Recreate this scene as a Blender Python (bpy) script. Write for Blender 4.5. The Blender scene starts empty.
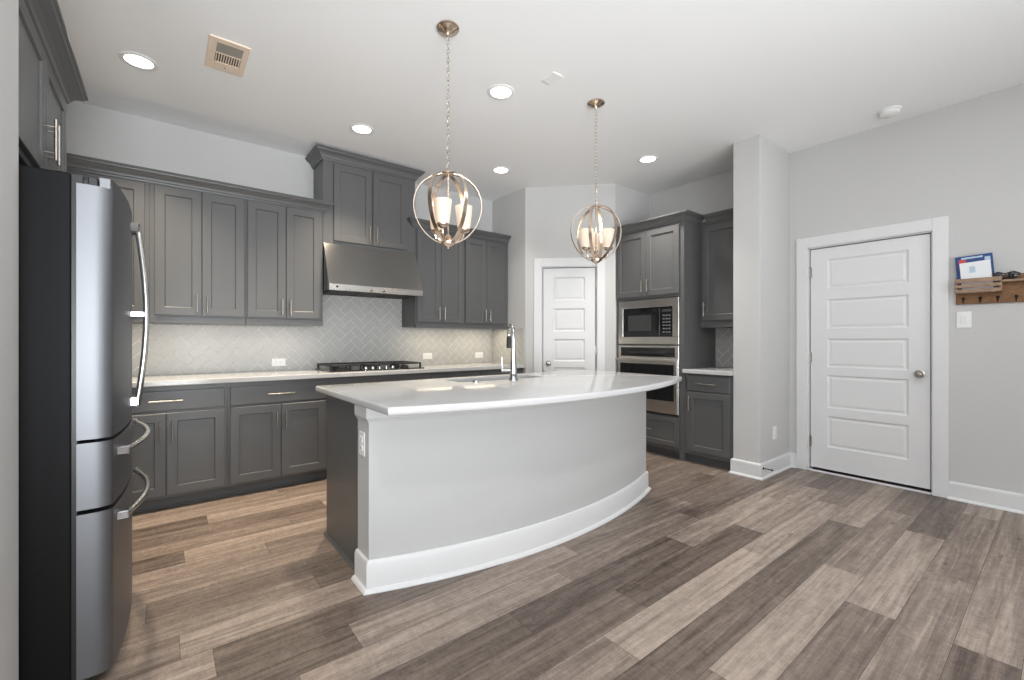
import bpy, bmesh, math, random
from mathutils import Vector, Matrix
random.seed(7)
PI = math.pi
scene = bpy.context.scene
COL = scene.collection

# ------------------------------------------------------------------ camera
cam_d = bpy.data.cameras.new('camera')
cam_d.sensor_width = 36.0
cam_d.lens = 36.0 * 441.0 / 1024.0
cam_d.clip_start = 0.05
cam = bpy.data.objects.new('camera', cam_d)
cam.location = (0, 0, 1.20)
cam.rotation_euler = (PI / 2, 0, -math.atan2(0.62005, 0.78456))
COL.objects.link(cam)
scene.camera = cam

# ------------------------------------------------------------------ world, exposure
scene.view_settings.view_transform = 'Standard'
scene.view_settings.look = 'None'
scene.view_settings.gamma = 1.0
scene.view_settings.use_curve_mapping = False
scene.view_settings.exposure = 0.10
w = bpy.data.worlds.new('sky')
scene.world = w
w.use_nodes = True
w.node_tree.nodes['Background'].inputs[0].default_value = (0.80, 0.90, 1.0, 1)
w.node_tree.nodes['Background'].inputs[1].default_value = 1.2
try:
    scene.cycles.max_bounces = 10
    scene.cycles.diffuse_bounces = 6
    scene.cycles.glossy_bounces = 4
    scene.cycles.sample_clamp_indirect = 4.0
    scene.cycles.caustics_reflective = False
    scene.cycles.caustics_refractive = False
except Exception:
    pass


def area(name, loc, rot, sx, sy, power, col=(1, 1, 1), shape='RECTANGLE', spread=PI):
    l = bpy.data.lights.new(name, 'AREA')
    l.shape = shape
    l.size = sx
    l.size_y = sy
    l.energy = power
    l.color = col
    l.spread = spread
    o = bpy.data.objects.new(name, l)
    o.location = loc
    o.rotation_euler = rot
    COL.objects.link(o)
    return o


# daylight coming in through the windows of the living area behind the camera
for i, x in enumerate((-2.6, 0.0, 2.6)):
    area('window_daylight', (x, -4.42, 1.45), (PI / 2, 0, 0), 1.75, 1.9, 7, (0.94, 0.975, 1.0))
area('window_daylight', (-4.42, -1.6, 1.45), (PI / 2, 0, -PI / 2), 2.3, 1.9, 62, (0.94, 0.975, 1.0))
# recessed can lamps (fixtures are built below only for those in CANS)
CANS = [(-0.122, 3.673), (1.31, 3.693), (1.895, 2.525), (2.765, 3.684), (3.728, 2.566)]
ROOM_CANS = [(0.3, 0.4), (2.6, 0.4), (0.3, -2.2), (2.6, -2.2)]  # unseen ceiling lamps out of frame, no fixtures built
H = 2.975
CAN_W = [(16, (1, 0.84, 0.64)), (16, (1, 0.84, 0.64)), (3, (1, 0.96, 0.90)), (4, (1, 0.94, 0.85)), (11, (1, 0.95, 0.88))]
for (x, y), (p_, c_) in zip(CANS, CAN_W):
    area('can_lamp', (x, y, H - 0.02), (0, 0, 0), 0.13, 0.13, p_, c_, 'DISK', spread=1.55)
for x, y in ROOM_CANS:
    area('can_lamp', (x, y, H - 0.02), (0, 0, 0), 0.13, 0.13, 14, (0.97, 0.98, 1.0), 'DISK')
# added fill lights behind the camera, aimed up and forward to brighten the kitchen
area('fill_light', (-0.1, -2.4, 1.0), (PI - 1.0, 0, 0.0), 1.3, 1.3, 72, (0.93, 0.97, 1.0), spread=1.8)
area('fill_light', (-1.7, -2.0, 1.1), (PI - 1.0, 0, -0.50), 1.3, 1.3, 22, (0.93, 0.97, 1.0), spread=1.8)
area('fill_light', (2.0, -2.4, 1.0), (PI - 1.0, 0, -0.12), 1.3, 1.3, 30, (0.93, 0.97, 1.0), spread=1.8)
# under-cabinet strips
UC = (1, 0.86, 0.64)
UN = (1, 0.94, 0.85)
area('under_cabinet_lamp', (0.235, 4.34, 1.335), (0, 0, 0), 0.5, 0.04, 0.8, UN)
area('under_cabinet_lamp', (0.84, 4.34, 1.335), (0, 0, 0), 0.45, 0.04, 0.8, UN)
area('under_cabinet_lamp', (-0.45, 4.34, 1.335), (0, 0, 0), 0.5, 0.04, 1.2, UC)
area('under_cabinet_lamp', (2.36, 4.34, 1.335), (0, 0, 0), 0.45, 0.04, 1.3, UC)
area('under_cabinet_lamp', (2.97, 4.34, 1.335), (0, 0, 0), 0.45, 0.04, 1.6, UC)


# ------------------------------------------------------------------ materials
def srgb(r, g, b):
    f = lambda c: c / 12.92 if c <= 0.04045 else ((c + 0.055) / 1.055) ** 2.4
    return (f(r / 255), f(g / 255), f(b / 255), 1)


def mat(name, col, rough=0.5, metal=0.0, bump=0.0, bscale=200.0, emit=None, estr=0.0, vary=0.0, vscale=3.0, stretch=None, spec=None, coat=0.0):
    m = bpy.data.materials.new(name)
    m.use_nodes = True
    nt = m.node_tree
    b = nt.nodes['Principled BSDF']
    b.inputs['Base Color'].default_value = col
    b.inputs['Roughness'].default_value = rough
    b.inputs['Metallic'].default_value = metal
    if spec is not None:
        b.inputs['Specular IOR Level'].default_value = spec
    if coat:
        b.inputs['Coat Weight'].default_value = coat
        b.inputs['Coat Roughness'].default_value = 0.08
    tc = nt.nodes.new('ShaderNodeTexCoord')
    src = tc.outputs['Object']
    if stretch:
        mp = nt.nodes.new('ShaderNodeMapping')
        mp.inputs['Scale'].default_value = stretch
        nt.links.new(src, mp.inputs['Vector'])
        src = mp.outputs['Vector']
    if vary > 0:
        n = nt.nodes.new('ShaderNodeTexNoise')
        n.inputs['Scale'].default_value = vscale
        n.inputs['Detail'].default_value = 5
        nt.links.new(src, n.inputs['Vector'])
        mx = nt.nodes.new('ShaderNodeMix')
        mx.data_type = 'RGBA'
        mx.inputs[6].default_value = tuple(c * (1 - vary) for c in col[:3]) + (1,)
        mx.inputs[7].default_value = tuple(min(1, c * (1 + vary)) for c in col[:3]) + (1,)
        nt.links.new(n.outputs['Fac'], mx.inputs[0])
        nt.links.new(mx.outputs[2], b.inputs['Base Color'])
    if bump > 0:
        n2 = nt.nodes.new('ShaderNodeTexNoise')
        n2.inputs['Scale'].default_value = bscale
        n2.inputs['Detail'].default_value = 3
        nt.links.new(src, n2.inputs['Vector'])
        bp = nt.nodes.new('ShaderNodeBump')
        bp.inputs['Strength'].default_value = bump
        bp.inputs['Distance'].default_value = 0.002
        nt.links.new(n2.outputs['Fac'], bp.inputs['Height'])
        nt.links.new(bp.outputs['Normal'], b.inputs['Normal'])
    if emit:
        b.inputs['Emission Color'].default_value = emit
        b.inputs['Emission Strength'].default_value = estr
    return m


def steel(name, col, rough, vary=0.02):
    """satin metal with a faint tonal variation"""
    return mat(name, col, rough, 1.0, vary=vary, vscale=4.0)


WALL = mat('wall_paint', (0.575, 0.570, 0.560, 1), 0.85, bump=0.10, bscale=260, vary=0.015, vscale=2)
CEIL = mat('ceiling_paint', (0.88, 0.88, 0.88, 1), 0.9, bump=0.12, bscale=180)
TRIM = mat('white_trim_paint', (0.73, 0.73, 0.73, 1), 0.38, bump=0.02, bscale=90)
DOORW = mat('white_door_paint', (0.74, 0.74, 0.74, 1), 0.42, bump=0.02, bscale=90)
ISLW = mat('island_wall_paint', (0.52, 0.52, 0.515, 1), 0.8, bump=0.14, bscale=260, vary=0.02, vscale=4)
CAB = mat('grey_cabinet_paint', (0.106, 0.1065, 0.107, 1), 0.36, bump=0.02, bscale=120, vary=0.03, vscale=5)
TOE = mat('grey_toe_kick_paint', (0.085, 0.085, 0.088, 1), 0.5, bump=0.02, bscale=120)
QUARTZ = mat('white_quartz', (0.57, 0.57, 0.567, 1), 0.11, vary=0.015, vscale=60)
NICKEL = steel('brushed_nickel', (0.42, 0.385, 0.345, 1), 0.28)
BRONZE = steel('champagne_bronze', (0.60, 0.49, 0.40, 1), 0.25)
STEEL_H = steel('brushed_stainless', (0.72, 0.70, 0.665, 1), 0.27)
STEEL_D = steel('hood_stainless', (0.25, 0.246, 0.24, 1), 0.24)
STEEL_D.node_tree.nodes['Principled BSDF'].inputs['Anisotropic'].default_value = 0.85
STEEL_D.node_tree.nodes['Principled BSDF'].inputs['Anisotropic Rotation'].default_value = 0.25
STEEL_V = steel('fridge_stainless', (0.205, 0.211, 0.224, 1), 0.46)
CHROME = mat('polished_chrome', (0.55, 0.55, 0.56, 1), 0.08, 1.0, vary=0.02)
BLACKG = mat('black_glass', (0.012, 0.012, 0.013, 1), 0.06, spec=0.6, vary=0.05)
BLACKP = mat('black_plastic', (0.018, 0.018, 0.019, 1), 0.35, bump=0.03)
IRON = mat('cast_iron', (0.016, 0.016, 0.017, 1), 0.55, bump=0.2, bscale=300)
FRSIDE = mat('fridge_side_paint', (0.007, 0.007, 0.0075, 1), 0.5, bump=0.08, bscale=400, spec=0.12)
DARKM = mat('dark_interior', (0.03, 0.03, 0.03, 1), 0.6, vary=0.1)
TILE = mat('grey_glazed_tile', (0.45, 0.445, 0.43, 1), 0.36, vary=0.03, vscale=9, bump=0.03, bscale=30)
GROUT = mat('pale_grout', (0.74, 0.735, 0.71, 1), 0.8, vary=0.03, vscale=40)
PLATE = mat('white_plastic', (0.82, 0.82, 0.80, 1), 0.35, vary=0.01)
CREAM = mat('cream_vent_metal', (0.83, 0.68, 0.55, 1), 0.45, vary=0.03)
RUST = mat('rustic_wood', (0.20, 0.095, 0.036, 1), 0.6, vary=0.55, vscale=3, stretch=(14, 2.0, 16), bump=0.25, bscale=8)
RUST2 = mat('weathered_slat_wood', (0.30, 0.20, 0.135, 1), 0.65, vary=0.5, vscale=3, stretch=(14, 2.0, 16), bump=0.25, bscale=8)
HOOKM = mat('dark_iron_hook', (0.03, 0.022, 0.018, 1), 0.4, 0.8, vary=0.1)
BLUE = mat('blue_print', (0.016, 0.062, 0.22, 1), 0.4, vary=0.3, vscale=30)
REDP = mat('red_print', (0.60, 0.06, 0.06, 1), 0.4, vary=0.1)
PAPER = mat('white_paper', (0.80, 0.82, 0.84, 1), 0.6, vary=0.02)
PALEB = mat('pale_blue_print', (0.45, 0.58, 0.68, 1), 0.5, vary=0.2, vscale=60)
SHADE = mat('frosted_shade_glass', (0.60, 0.56, 0.52, 1), 0.4, emit=(1, 0.72, 0.47, 1), estr=0.30, vary=0.03)
BULB = mat('lit_bulb', (1, 0.95, 0.85, 1), 0.4, emit=(1, 0.88, 0.68, 1), estr=3.0, vary=0.01)
LENS = mat('lit_lens', (1, 1, 1, 1), 0.4, emit=(1, 0.96, 0.90, 1), estr=5.0, vary=0.01)
SINKM = steel('sink_stainless', (0.50, 0.50, 0.50, 1), 0.32)


def glass_shade():
    m = SHADE
    nt = m.node_tree
    b = nt.nodes['Principled BSDF']
    b.inputs['Subsurface Weight'].default_value = 0.0
    b.inputs['Transmission Weight'].default_value = 0.25
    b.inputs['Roughness'].default_value = 0.6
glass_shade()


def floor_mat():
    m = bpy.data.materials.new('vinyl_plank')
    m.use_nodes = True
    nt = m.node_tree
    b = nt.nodes['Principled BSDF']
    at = nt.nodes.new('ShaderNodeAttribute'); at.attribute_name = 'plank'
    sp = nt.nodes.new('ShaderNodeSeparateColor')
    nt.links.new(at.outputs['Color'], sp.inputs['Color'])
    tc = nt.nodes.new('ShaderNodeTexCoord')
    off = nt.nodes.new('ShaderNodeCombineXYZ')
    mu = nt.nodes.new('ShaderNodeMath'); mu.operation = 'MULTIPLY'; mu.inputs[1].default_value = 60.0
    nt.links.new(sp.outputs['Green'], mu.inputs[0])
    nt.links.new(mu.outputs[0], off.inputs['X']); nt.links.new(mu.outputs[0], off.inputs['Z'])
    add = nt.nodes.new('ShaderNodeVectorMath'); add.operation = 'ADD'
    nt.links.new(tc.outputs['Object'], add.inputs[0]); nt.links.new(off.outputs[0], add.inputs[1])

    def noise(sx, sy, scale, detail, rough=0.6, dist=0.0):
        mp = nt.nodes.new('ShaderNodeMapping'); mp.inputs['Scale'].default_value = (sx, sy, 1)
        nt.links.new(add.outputs[0], mp.inputs['Vector'])
        n = nt.nodes.new('ShaderNodeTexNoise')
        n.inputs['Scale'].default_value = scale; n.inputs['Detail'].default_value = detail
        n.inputs['Roughness'].default_value = rough; n.inputs['Distortion'].default_value = dist
        nt.links.new(mp.outputs[0], n.inputs['Vector'])
        return n.outputs['Fac']
    fine = noise(2.6, 95.0, 1.0, 8, 0.75, 0.6)       # fine grain along the plank
    broad = noise(0.8, 15.0, 1.0, 5, 0.62, 1.2)       # broad streaks
    saw = noise(60.0, 22.0, 1.0, 5, 0.8, 1.0)              # cross-grain saw marks
    blot = noise(12.0, 28.0, 1.0, 6, 0.75)

    def lin(x, k, off_):
        a = nt.nodes.new('ShaderNodeMath'); a.operation = 'MULTIPLY_ADD'
        nt.links.new(x, a.inputs[0]); a.inputs[1].default_value = k; a.inputs[2].default_value = off_
        return a.outputs[0]

    def plus(a_, b_):
        a = nt.nodes.new('ShaderNodeMath'); a.operation = 'ADD'
        nt.links.new(a_, a.inputs[0]); nt.links.new(b_, a.inputs[1])
        return a.outputs[0]
    t = plus(sp.outputs['Red'], lin(fine, 1.0, -0.50))
    t = plus(t, lin(broad, 1.25, -0.625))
    t = plus(t, lin(saw, 0.65, -0.325))
    t = plus(t, lin(blot, 0.75, -0.375))
    cr = nt.nodes.new('ShaderNodeValToRGB')
    cr.color_ramp.elements[0].position = 0.0
    cr.color_ramp.elements[0].color = (0.074, 0.053, 0.041, 1)
    cr.color_ramp.elements[1].position = 1.0
    cr.color_ramp.elements[1].color = (0.455, 0.370, 0.306, 1)
    e = cr.color_ramp.elements.new(0.5); e.color = (0.222, 0.173, 0.141, 1)
    nt.links.new(t, cr.inputs['Fac'])
    # dark knots
    kn = nt.nodes.new('ShaderNodeTexVoronoi'); kn.inputs['Scale'].default_value = 1.0
    mpk = nt.nodes.new('ShaderNodeMapping'); mpk.inputs['Scale'].default_value = (2.2, 6.0, 1)
    nt.links.new(add.outputs[0], mpk.inputs['Vector']); nt.links.new(mpk.outputs[0], kn.inputs['Vector'])
    mr = nt.nodes.new('ShaderNodeMapRange'); mr.inputs['From Min'].default_value = 0.02; mr.inputs['From Max'].default_value = 0.09
    mr.inputs['To Min'].default_value = 0.45; mr.inputs['To Max'].default_value = 1.0
    nt.links.new(kn.outputs['Distance'], mr.inputs['Value'])
    mx = nt.nodes.new('ShaderNodeMix'); mx.data_type = 'RGBA'; mx.blend_type = 'MULTIPLY'; mx.inputs[0].default_value = 1.0
    cb = nt.nodes.new('ShaderNodeCombineColor')
    for k in range(3):
        nt.links.new(mr.outputs[0], cb.inputs[k])
    nt.links.new(cr.outputs['Color'], mx.inputs[6]); nt.links.new(cb.outputs[0], mx.inputs[7])
    nt.links.new(mx.outputs[2], b.inputs['Base Color'])
    b.inputs['Roughness'].default_value = 0.42
    bp = nt.nodes.new('ShaderNodeBump'); bp.inputs['Strength'].default_value = 0.25; bp.inputs['Distance'].default_value = 0.0015
    nt.links.new(plus(lin(fine, 1, 0), lin(saw, 0.5, 0)), bp.inputs['Height'])
    nt.links.new(bp.outputs['Normal'], b.inputs['Normal'])
    return m
FLOORM = floor_mat()
GAPM = mat('plank_joint', (0.05, 0.04, 0.034, 1), 0.7, vary=0.1)


# ------------------------------------------------------------------ mesh builder
class MB:
    def __init__(s):
        s.bm = bmesh.new()

    def quad(s, pts, mi=0, smooth=False):
        f = s.bm.faces.new([s.bm.verts.new(p) for p in pts])
        f.material_index = mi
        f.smooth = smooth
        return f

    def box(s, x0, x1, y0, y1, z0, z1, bev=0.0, mi=0, seg=1):
        x0, x1 = min(x0, x1), max(x0, x1); y0, y1 = min(y0, y1), max(y0, y1); z0, z1 = min(z0, z1), max(z0, z1)
        r = bmesh.ops.create_cube(s.bm, size=1.0)
        vs = r['verts']
        for v in vs:
            v.co = Vector(((x0 + x1) / 2 + v.co.x * (x1 - x0), (y0 + y1) / 2 + v.co.y * (y1 - y0), (z0 + z1) / 2 + v.co.z * (z1 - z0)))
        fs = set(f for v in vs for f in v.link_faces)
        for f in fs:
            f.material_index = mi
        if bev > 0:
            es = list(set(e for v in vs for e in v.link_edges))
            bmesh.ops.bevel(s.bm, geom=es, offset=bev, segments=seg, profile=0.5, affect='EDGES')
        return s

    def prism(s, poly, z0, z1, mi=0, bev=0.0, seg=2):
        """vertical prism from an xy outline (counter-clockwise)"""
        lo = [s.bm.verts.new((x, y, z0)) for x, y in poly]
        hi = [s.bm.verts.new((x, y, z1)) for x, y in poly]
        n = len(poly)
        f1 = s.bm.faces.new(list(reversed(lo))); f2 = s.bm.faces.new(hi)
        f1.material_index = f2.material_index = mi
        for i in range(n):
            f = s.bm.faces.new((lo[i], lo[(i + 1) % n], hi[(i + 1) % n], hi[i]))
            f.material_index = mi
        if bev > 0:
            es = list(set(f1.edges) | set(f2.edges))
            bmesh.ops.bevel(s.bm, geom=es, offset=bev, segments=seg, profile=0.5, affect='EDGES')
        return s

    def extrude_x(s, prof, x0, x1, mi=0):
        """solid from a yz outline, extruded along x"""
        a = [s.bm.verts.new((x0, y, z)) for y, z in prof]
        b = [s.bm.verts.new((x1, y, z)) for y, z in prof]
        n = len(prof)
        for f in (s.bm.faces.new(a), s.bm.faces.new(list(reversed(b)))):
            f.material_index = mi
        for i in range(n):
            f = s.bm.faces.new((a[i], b[i], b[(i + 1) % n], a[(i + 1) % n]))
            f.material_index = mi
        return s

    def tube(s, path, r, n=10, mi=0, closed=False, flat=None):
        """round tube along a path; r a number or a list; flat=(w, t, normal) gives a ribbon"""
        P_ = [Vector(p) for p in path]
        m = len(P_)
        rs = r if isinstance(r, (list, tuple)) else [r] * m
        rings = []
        prev = None
        for i in range(m):
            if closed:
                t = (P_[(i + 1) % m] - P_[i - 1]).normalized()
            else:
                t = (P_[min(i + 1, m - 1)] - P_[max(i - 1, 0)]).normalized()
            if prev is None:
                a = Vector((0, 0, 1)) if abs(t.z) < 0.9 else Vector((1, 0, 0))
                u = t.cross(a).normalized()
            else:
                u = (prev - t * prev.dot(t)).normalized()
            prev = u
            v = t.cross(u)
            rings.append([s.bm.verts.new(P_[i] + (u * math.cos(2 * PI * k / n) + v * math.sin(2 * PI * k / n)) * rs[i]) for k in range(n)])
        L = m if closed else m - 1
        for i in range(L):
            A_, B_ = rings[i], rings[(i + 1) % m]
            for k in range(n):
                f = s.bm.faces.new((A_[k], A_[(k + 1) % n], B_[(k + 1) % n], B_[k]))
                f.smooth = True
                f.material_index = mi
        if not closed:
            for rg in (list(reversed(rings[0])), rings[-1]):
                f = s.bm.faces.new(rg)
                f.material_index = mi
        return s

    def lathe(s, prof, c=(0, 0, 0), n=28, mi=0, axis='z', caps=True):
        """surface of revolution; prof = [(radius, height)]"""
        rings = []
        for r, h in prof:
            ring = []
            for k in range(n):
                a = 2 * PI * k / n
                p = Vector((r * math.cos(a), r * math.sin(a), h))
                if axis == 'y':
                    p = Vector((p.x, -p.z, p.y))     # height towards -y
                elif axis == 'x':
                    p = Vector((p.z, p.x, p.y))
                ring.append(s.bm.verts.new(p + Vector(c)))
            rings.append(ring)
        for i in range(len(rings) - 1):
            for k in range(n):
                f = s.bm.faces.new((rings[i][k], rings[i][(k + 1) % n], rings[i + 1][(k + 1) % n], rings[i + 1][k]))
                f.smooth = True
                f.material_index = mi
        if caps:
            for rg, rr in ((rings[0], prof[0][0]), (rings[-1], prof[-1][0])):
                if rr > 1e-5:
                    f = s.bm.faces.new(rg)
                    f.material_index = mi
        return s

    def sweep(s, prof, path, closed=False, mi=0):
        """sweep an (out, z) profile along an xy path with mitred corners; out = to the right of the path"""
        n = len(path)
        rows = []
        for i in range(n):
            p = Vector((path[i][0], path[i][1]))
            def nrm(a, b):
                d = (Vector(b) - Vector(a)).normalized()
                return Vector((d.y, -d.x))
            if closed:
                n1 = nrm(path[i - 1], path[i]); n2 = nrm(path[i], path[(i + 1) % n])
            else:
                n1 = nrm(path[i - 1], path[i]) if i > 0 else None
                n2 = nrm(path[i], path[i + 1]) if i < n - 1 else None
                n1 = n1 or n2
                n2 = n2 or n1
            b = (n1 + n2)
            b = b / max(0.15, (1 + n1.dot(n2)))
            rows.append([s.bm.verts.new((p.x + b.x * o, p.y + b.y * o, z)) for o, z in prof])
        m = len(prof)
        for i in range(n if closed else n - 1):
            A_, B_ = rows[i], rows[(i + 1) % n]
            for k in range(m):
                f = s.bm.faces.new((A_[k], A_[(k + 1) % m], B_[(k + 1) % m], B_[k]))
                f.material_index = mi
        if not closed:
            f = s.bm.faces.new(rows[0]); f.material_index = mi
            f = s.bm.faces.new(list(reversed(rows[-1]))); f.material_index = mi
        return s

    def slab(s, x0, x1, z0, z1, yf, th, panels, rings, mi=0, edge=0.002):
        """door leaf: front at y=yf (facing -y), thickness th; panels = [(x0,x1,z0,z1)]; rings = [(inset, depth)]"""
        xs = sorted(set([x0, x1] + [p[0] for p in panels] + [p[1] for p in panels]))
        zs = sorted(set([z0, z1] + [p[2] for p in panels] + [p[3] for p in panels]))
        e = edge
        cx = lambda x: x0 + e if x == x0 else (x1 - e if x == x1 else x)
        cz = lambda z: z0 + e if z == z0 else (z1 - e if z == z1 else z)
        for i in range(len(xs) - 1):
            for j in range(len(zs) - 1):
                a, b, c, d = cx(xs[i]), cx(xs[i + 1]), cz(zs[j]), cz(zs[j + 1])
                inp = any(p[0] <= xs[i] and p[1] >= xs[i + 1] and p[2] <= zs[j] and p[3] >= zs[j + 1] for p in panels)
                if not inp:
                    s.quad([(a, yf, c), (b, yf, c), (b, yf, d), (a, yf, d)], mi)
        for p in panels:
            pi, pd = 0.0, 0.0
            for ins, dep in list(rings):
                A_ = (p[0] + pi, p[1] - pi, p[2] + pi, p[3] - pi)
                B_ = (p[0] + ins, p[1] - ins, p[2] + ins, p[3] - ins)
                ya, yb = yf + pd, yf + dep
                ca = [(A_[0], ya, A_[2]), (A_[1], ya, A_[2]), (A_[1], ya, A_[3]), (A_[0], ya, A_[3])]
                cb = [(B_[0], yb, B_[2]), (B_[1], yb, B_[2]), (B_[1], yb, B_[3]), (B_[0], yb, B_[3])]
                for k in range(4):
                    s.quad([ca[k], ca[(k + 1) % 4], cb[(k + 1) % 4], cb[k]], mi)
                pi, pd = ins, dep
            s.quad([(p[0] + pi, yf + pd, p[2] + pi), (p[1] - pi, yf + pd, p[2] + pi), (p[1] - pi, yf + pd, p[3] - pi), (p[0] + pi, yf + pd, p[3] - pi)], mi)
        f = [(x0 + e, yf, z0 + e), (x1 - e, yf, z0 + e), (x1 - e, yf, z1 - e), (x0 + e, yf, z1 - e)]
        g = [(x0, yf + e, z0), (x1, yf + e, z0), (x1, yf + e, z1), (x0, yf + e, z1)]
        h = [(x0, yf + th, z0), (x1, yf + th, z0), (x1, yf + th, z1), (x0, yf + th, z1)]
        for A_, B_ in ((f, g), (g, h)):
            for k in range(4):
                s.quad([A_[(k + 1) % 4], A_[k], B_[k], B_[(k + 1) % 4]], mi)
        s.quad(list(reversed(h)), mi)
        return s

    def build(s, name, m, parent=None, smooth=None):
        bmesh.ops.remove_doubles(s.bm, verts=s.bm.verts, dist=0.00002)
        bmesh.ops.recalc_face_normals(s.bm, faces=s.bm.faces)
        me = bpy.data.meshes.new(name)
        s.bm.to_mesh(me)
        s.bm.free()
        for mm in (m if isinstance(m, (list, tuple)) else [m]):
            me.materials.append(mm)
        o = bpy.data.objects.new(name, me)
        COL.objects.link(o)
        if parent:
            o.parent = parent
        if smooth:
            for p in me.polygons:
                p.use_smooth = True
            try:
                me.set_sharp_from_angle(angle=math.radians(smooth))
            except Exception:
                pass
        return o


def tag(o, label=None, cat=None, group=None, kind=None):
    if label: o['label'] = label
    if cat: o['category'] = cat
    if group: o['group'] = group
    if kind: o['kind'] = kind
    return o


def thing(name, label, cat, loc=(0, 0, 0), rz=0.0, group=None):
    o = bpy.data.objects.new(name, None)
    o.empty_display_size = 0.1
    COL.objects.link(o)
    o.location = loc
    o.rotation_euler = (0, 0, rz)
    return tag(o, label, cat, group)


def struct(o):
    o['kind'] = 'structure'
    return o


def copy_tree(o, parent=None):
    c = o.copy()
    COL.objects.link(c)
    if parent is not None:
        c.parent = parent
    for ch in list(o.children):
        copy_tree(ch, c)
    return c


def offset_path(path, d):
    """shift an open xy path to its right by d, with mitred corners"""
    out = []
    n = len(path)
    for i in range(n):
        def nrm(a, b):
            t = (Vector(b) - Vector(a)).normalized()
            return Vector((t.y, -t.x))
        n1 = nrm(path[i - 1], path[i]) if i > 0 else None
        n2 = nrm(path[i], path[i + 1]) if i < n - 1 else None
        n1 = n1 or n2
        n2 = n2 or n1
        b = (n1 + n2) / (1 + n1.dot(n2))
        out.append((path[i][0] + b.x * d, path[i][1] + b.y * d))
    return out


# ------------------------------------------------------------------ floor: individual planks in one mesh
def build_floor():
    W, L0 = 0.178, 1.22
    y_base = 0.108
    X0, X1, Y0, Y1 = -4.5, 4.86, -4.5, 4.75
    joints = {0: 2.45, 1: 3.12, 2: 2.46, 3: 2.78, 4: 3.49, 5: 2.62, 6: 2.92, 7: 2.41, 8: 2.82, 9: 3.05, 10: 0.15, 11: 0.05,
              12: 0.60, 13: -0.06, 14: 1.05, 15: 0.47, 16: 0.09, 17: 0.66, 18: -0.3, 19: 0.23, 20: 0.75}
    tones = {(-1, 0): .55, (-1, 1): .6, (0, -1): .25, (0, 0): .58, (1, -1): .50, (1, 0): .50, (1, 1): .70, (2, -1): .34, (2, 0): .70, (2, 1): .26,
             (3, -1): .72, (3, 0): .52, (3, 1): .34, (3, -2): .40, (4, 0): .72, (4, -1): .22, (4, -2): .27, (5, -1): .74, (5, 0): .66, (5, 1): .40, (5, -2): .55,
             (6, -1): .22, (6, -2): .33, (6, 0): .60, (6, 1): .30, (7, -2): .22, (7, -1): .20, (7, -3): .36, (7, 0): .68, (7, 1): .62,
             (8, -1): .50, (8, 0): .27, (8, 1): .32, (8, -2): .66, (8, -3): .36, (9, -3): .22, (9, -2): .60, (9, -1): .50, (9, 0): .40,
             (10, 0): .24, (10, -1): .68, (10, 1): .3, (11, 0): .66, (11, -1): .42, (12, 0): .36, (12, -1): .52, (13, 0): .40, (13, -1): .62,
             (14, -1): .56, (14, 0): .56, (15, 0): .44, (15, -1): .58, (16, 0): .68, (16, -1): .28, (17, 0): .40, (17, -1): .48,
             (18, -1): .3, (18, 0): .26, (19, -1): .22, (19, 0): .66, (20, -1): .60, (20, 0): .56}
    bm = bmesh.new()
    lay = bm.loops.layers.float_color.new('plank')
    g = 0.0007
    k0 = int(math.floor((Y0 - y_base) / W)); k1 = int(math.ceil((Y1 - y_base) / W))
    for k in range(k0, k1):
        ya, yb = max(Y0, y_base + k * W), min(Y1, y_base + (k + 1) * W)
        if yb - ya < 0.01:
            continue
        xj = joints.get(k, random.uniform(0, L0))
        m0 = int(math.floor((X0 - xj) / L0))
        j = m0
        while xj + j * L0 < X1:
            xa, xb = max(X0, xj + j * L0), min(X1, xj + (j + 1) * L0)
            if xb - xa > 0.01:
                tone = tones.get((k, j), random.uniform(0.25, 0.7))
                a, b, c, d = xa + g, xb - g, ya + g, yb - g
                f = bm.faces.new([bm.verts.new(p) for p in ((a, c, 0), (b, c, 0), (b, d, 0), (a, d, 0))])
                rnd = random.random()
                for lp in f.loops:
                    lp[lay] = (tone, rnd, 0, 1)
            j += 1
    f = bm.faces.new([bm.verts.new(p) for p in ((X0, Y0, -0.002), (X1, Y0, -0.002), (X1, Y1, -0.002), (X0, Y1, -0.002))])
    f.material_index = 1
    v = [bm.verts.new(p) for p in ((X0, Y0, -0.06), (X1, Y0, -0.06), (X1, Y1, -0.06), (X0, Y1, -0.06))]
    f = bm.faces.new(list(reversed(v))); f.material_index = 1
    me = bpy.data.meshes.new('floor')
    bm.to_mesh(me); bm.free()
    me.materials.append(FLOORM); me.materials.append(GAPM)
    o = bpy.data.objects.new('floor', me)
    COL.objects.link(o)
    struct(o)


build_floor()

# ------------------------------------------------------------------ room shell
struct(MB().box(-4.6, 4.9, -4.6, 4.85, H, H + 0.1).build('ceiling', CEIL))
struct(MB().box(-1.0, 3.42, 4.585, 4.70, 0, H).build('wall_back', WALL))
struct(MB().box(3.30, 3.42, 3.925, 4.585, 0, H).build('wall_return', WALL))
struct(MB().box(-1.10, -0.985, 2.05, 4.70, 0, H).build('wall_left', WALL))
struct(MB().box(-4.6, -0.3580, 1.80, 2.055, 0, H, 0.002).build('wall_stub', WALL))
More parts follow.
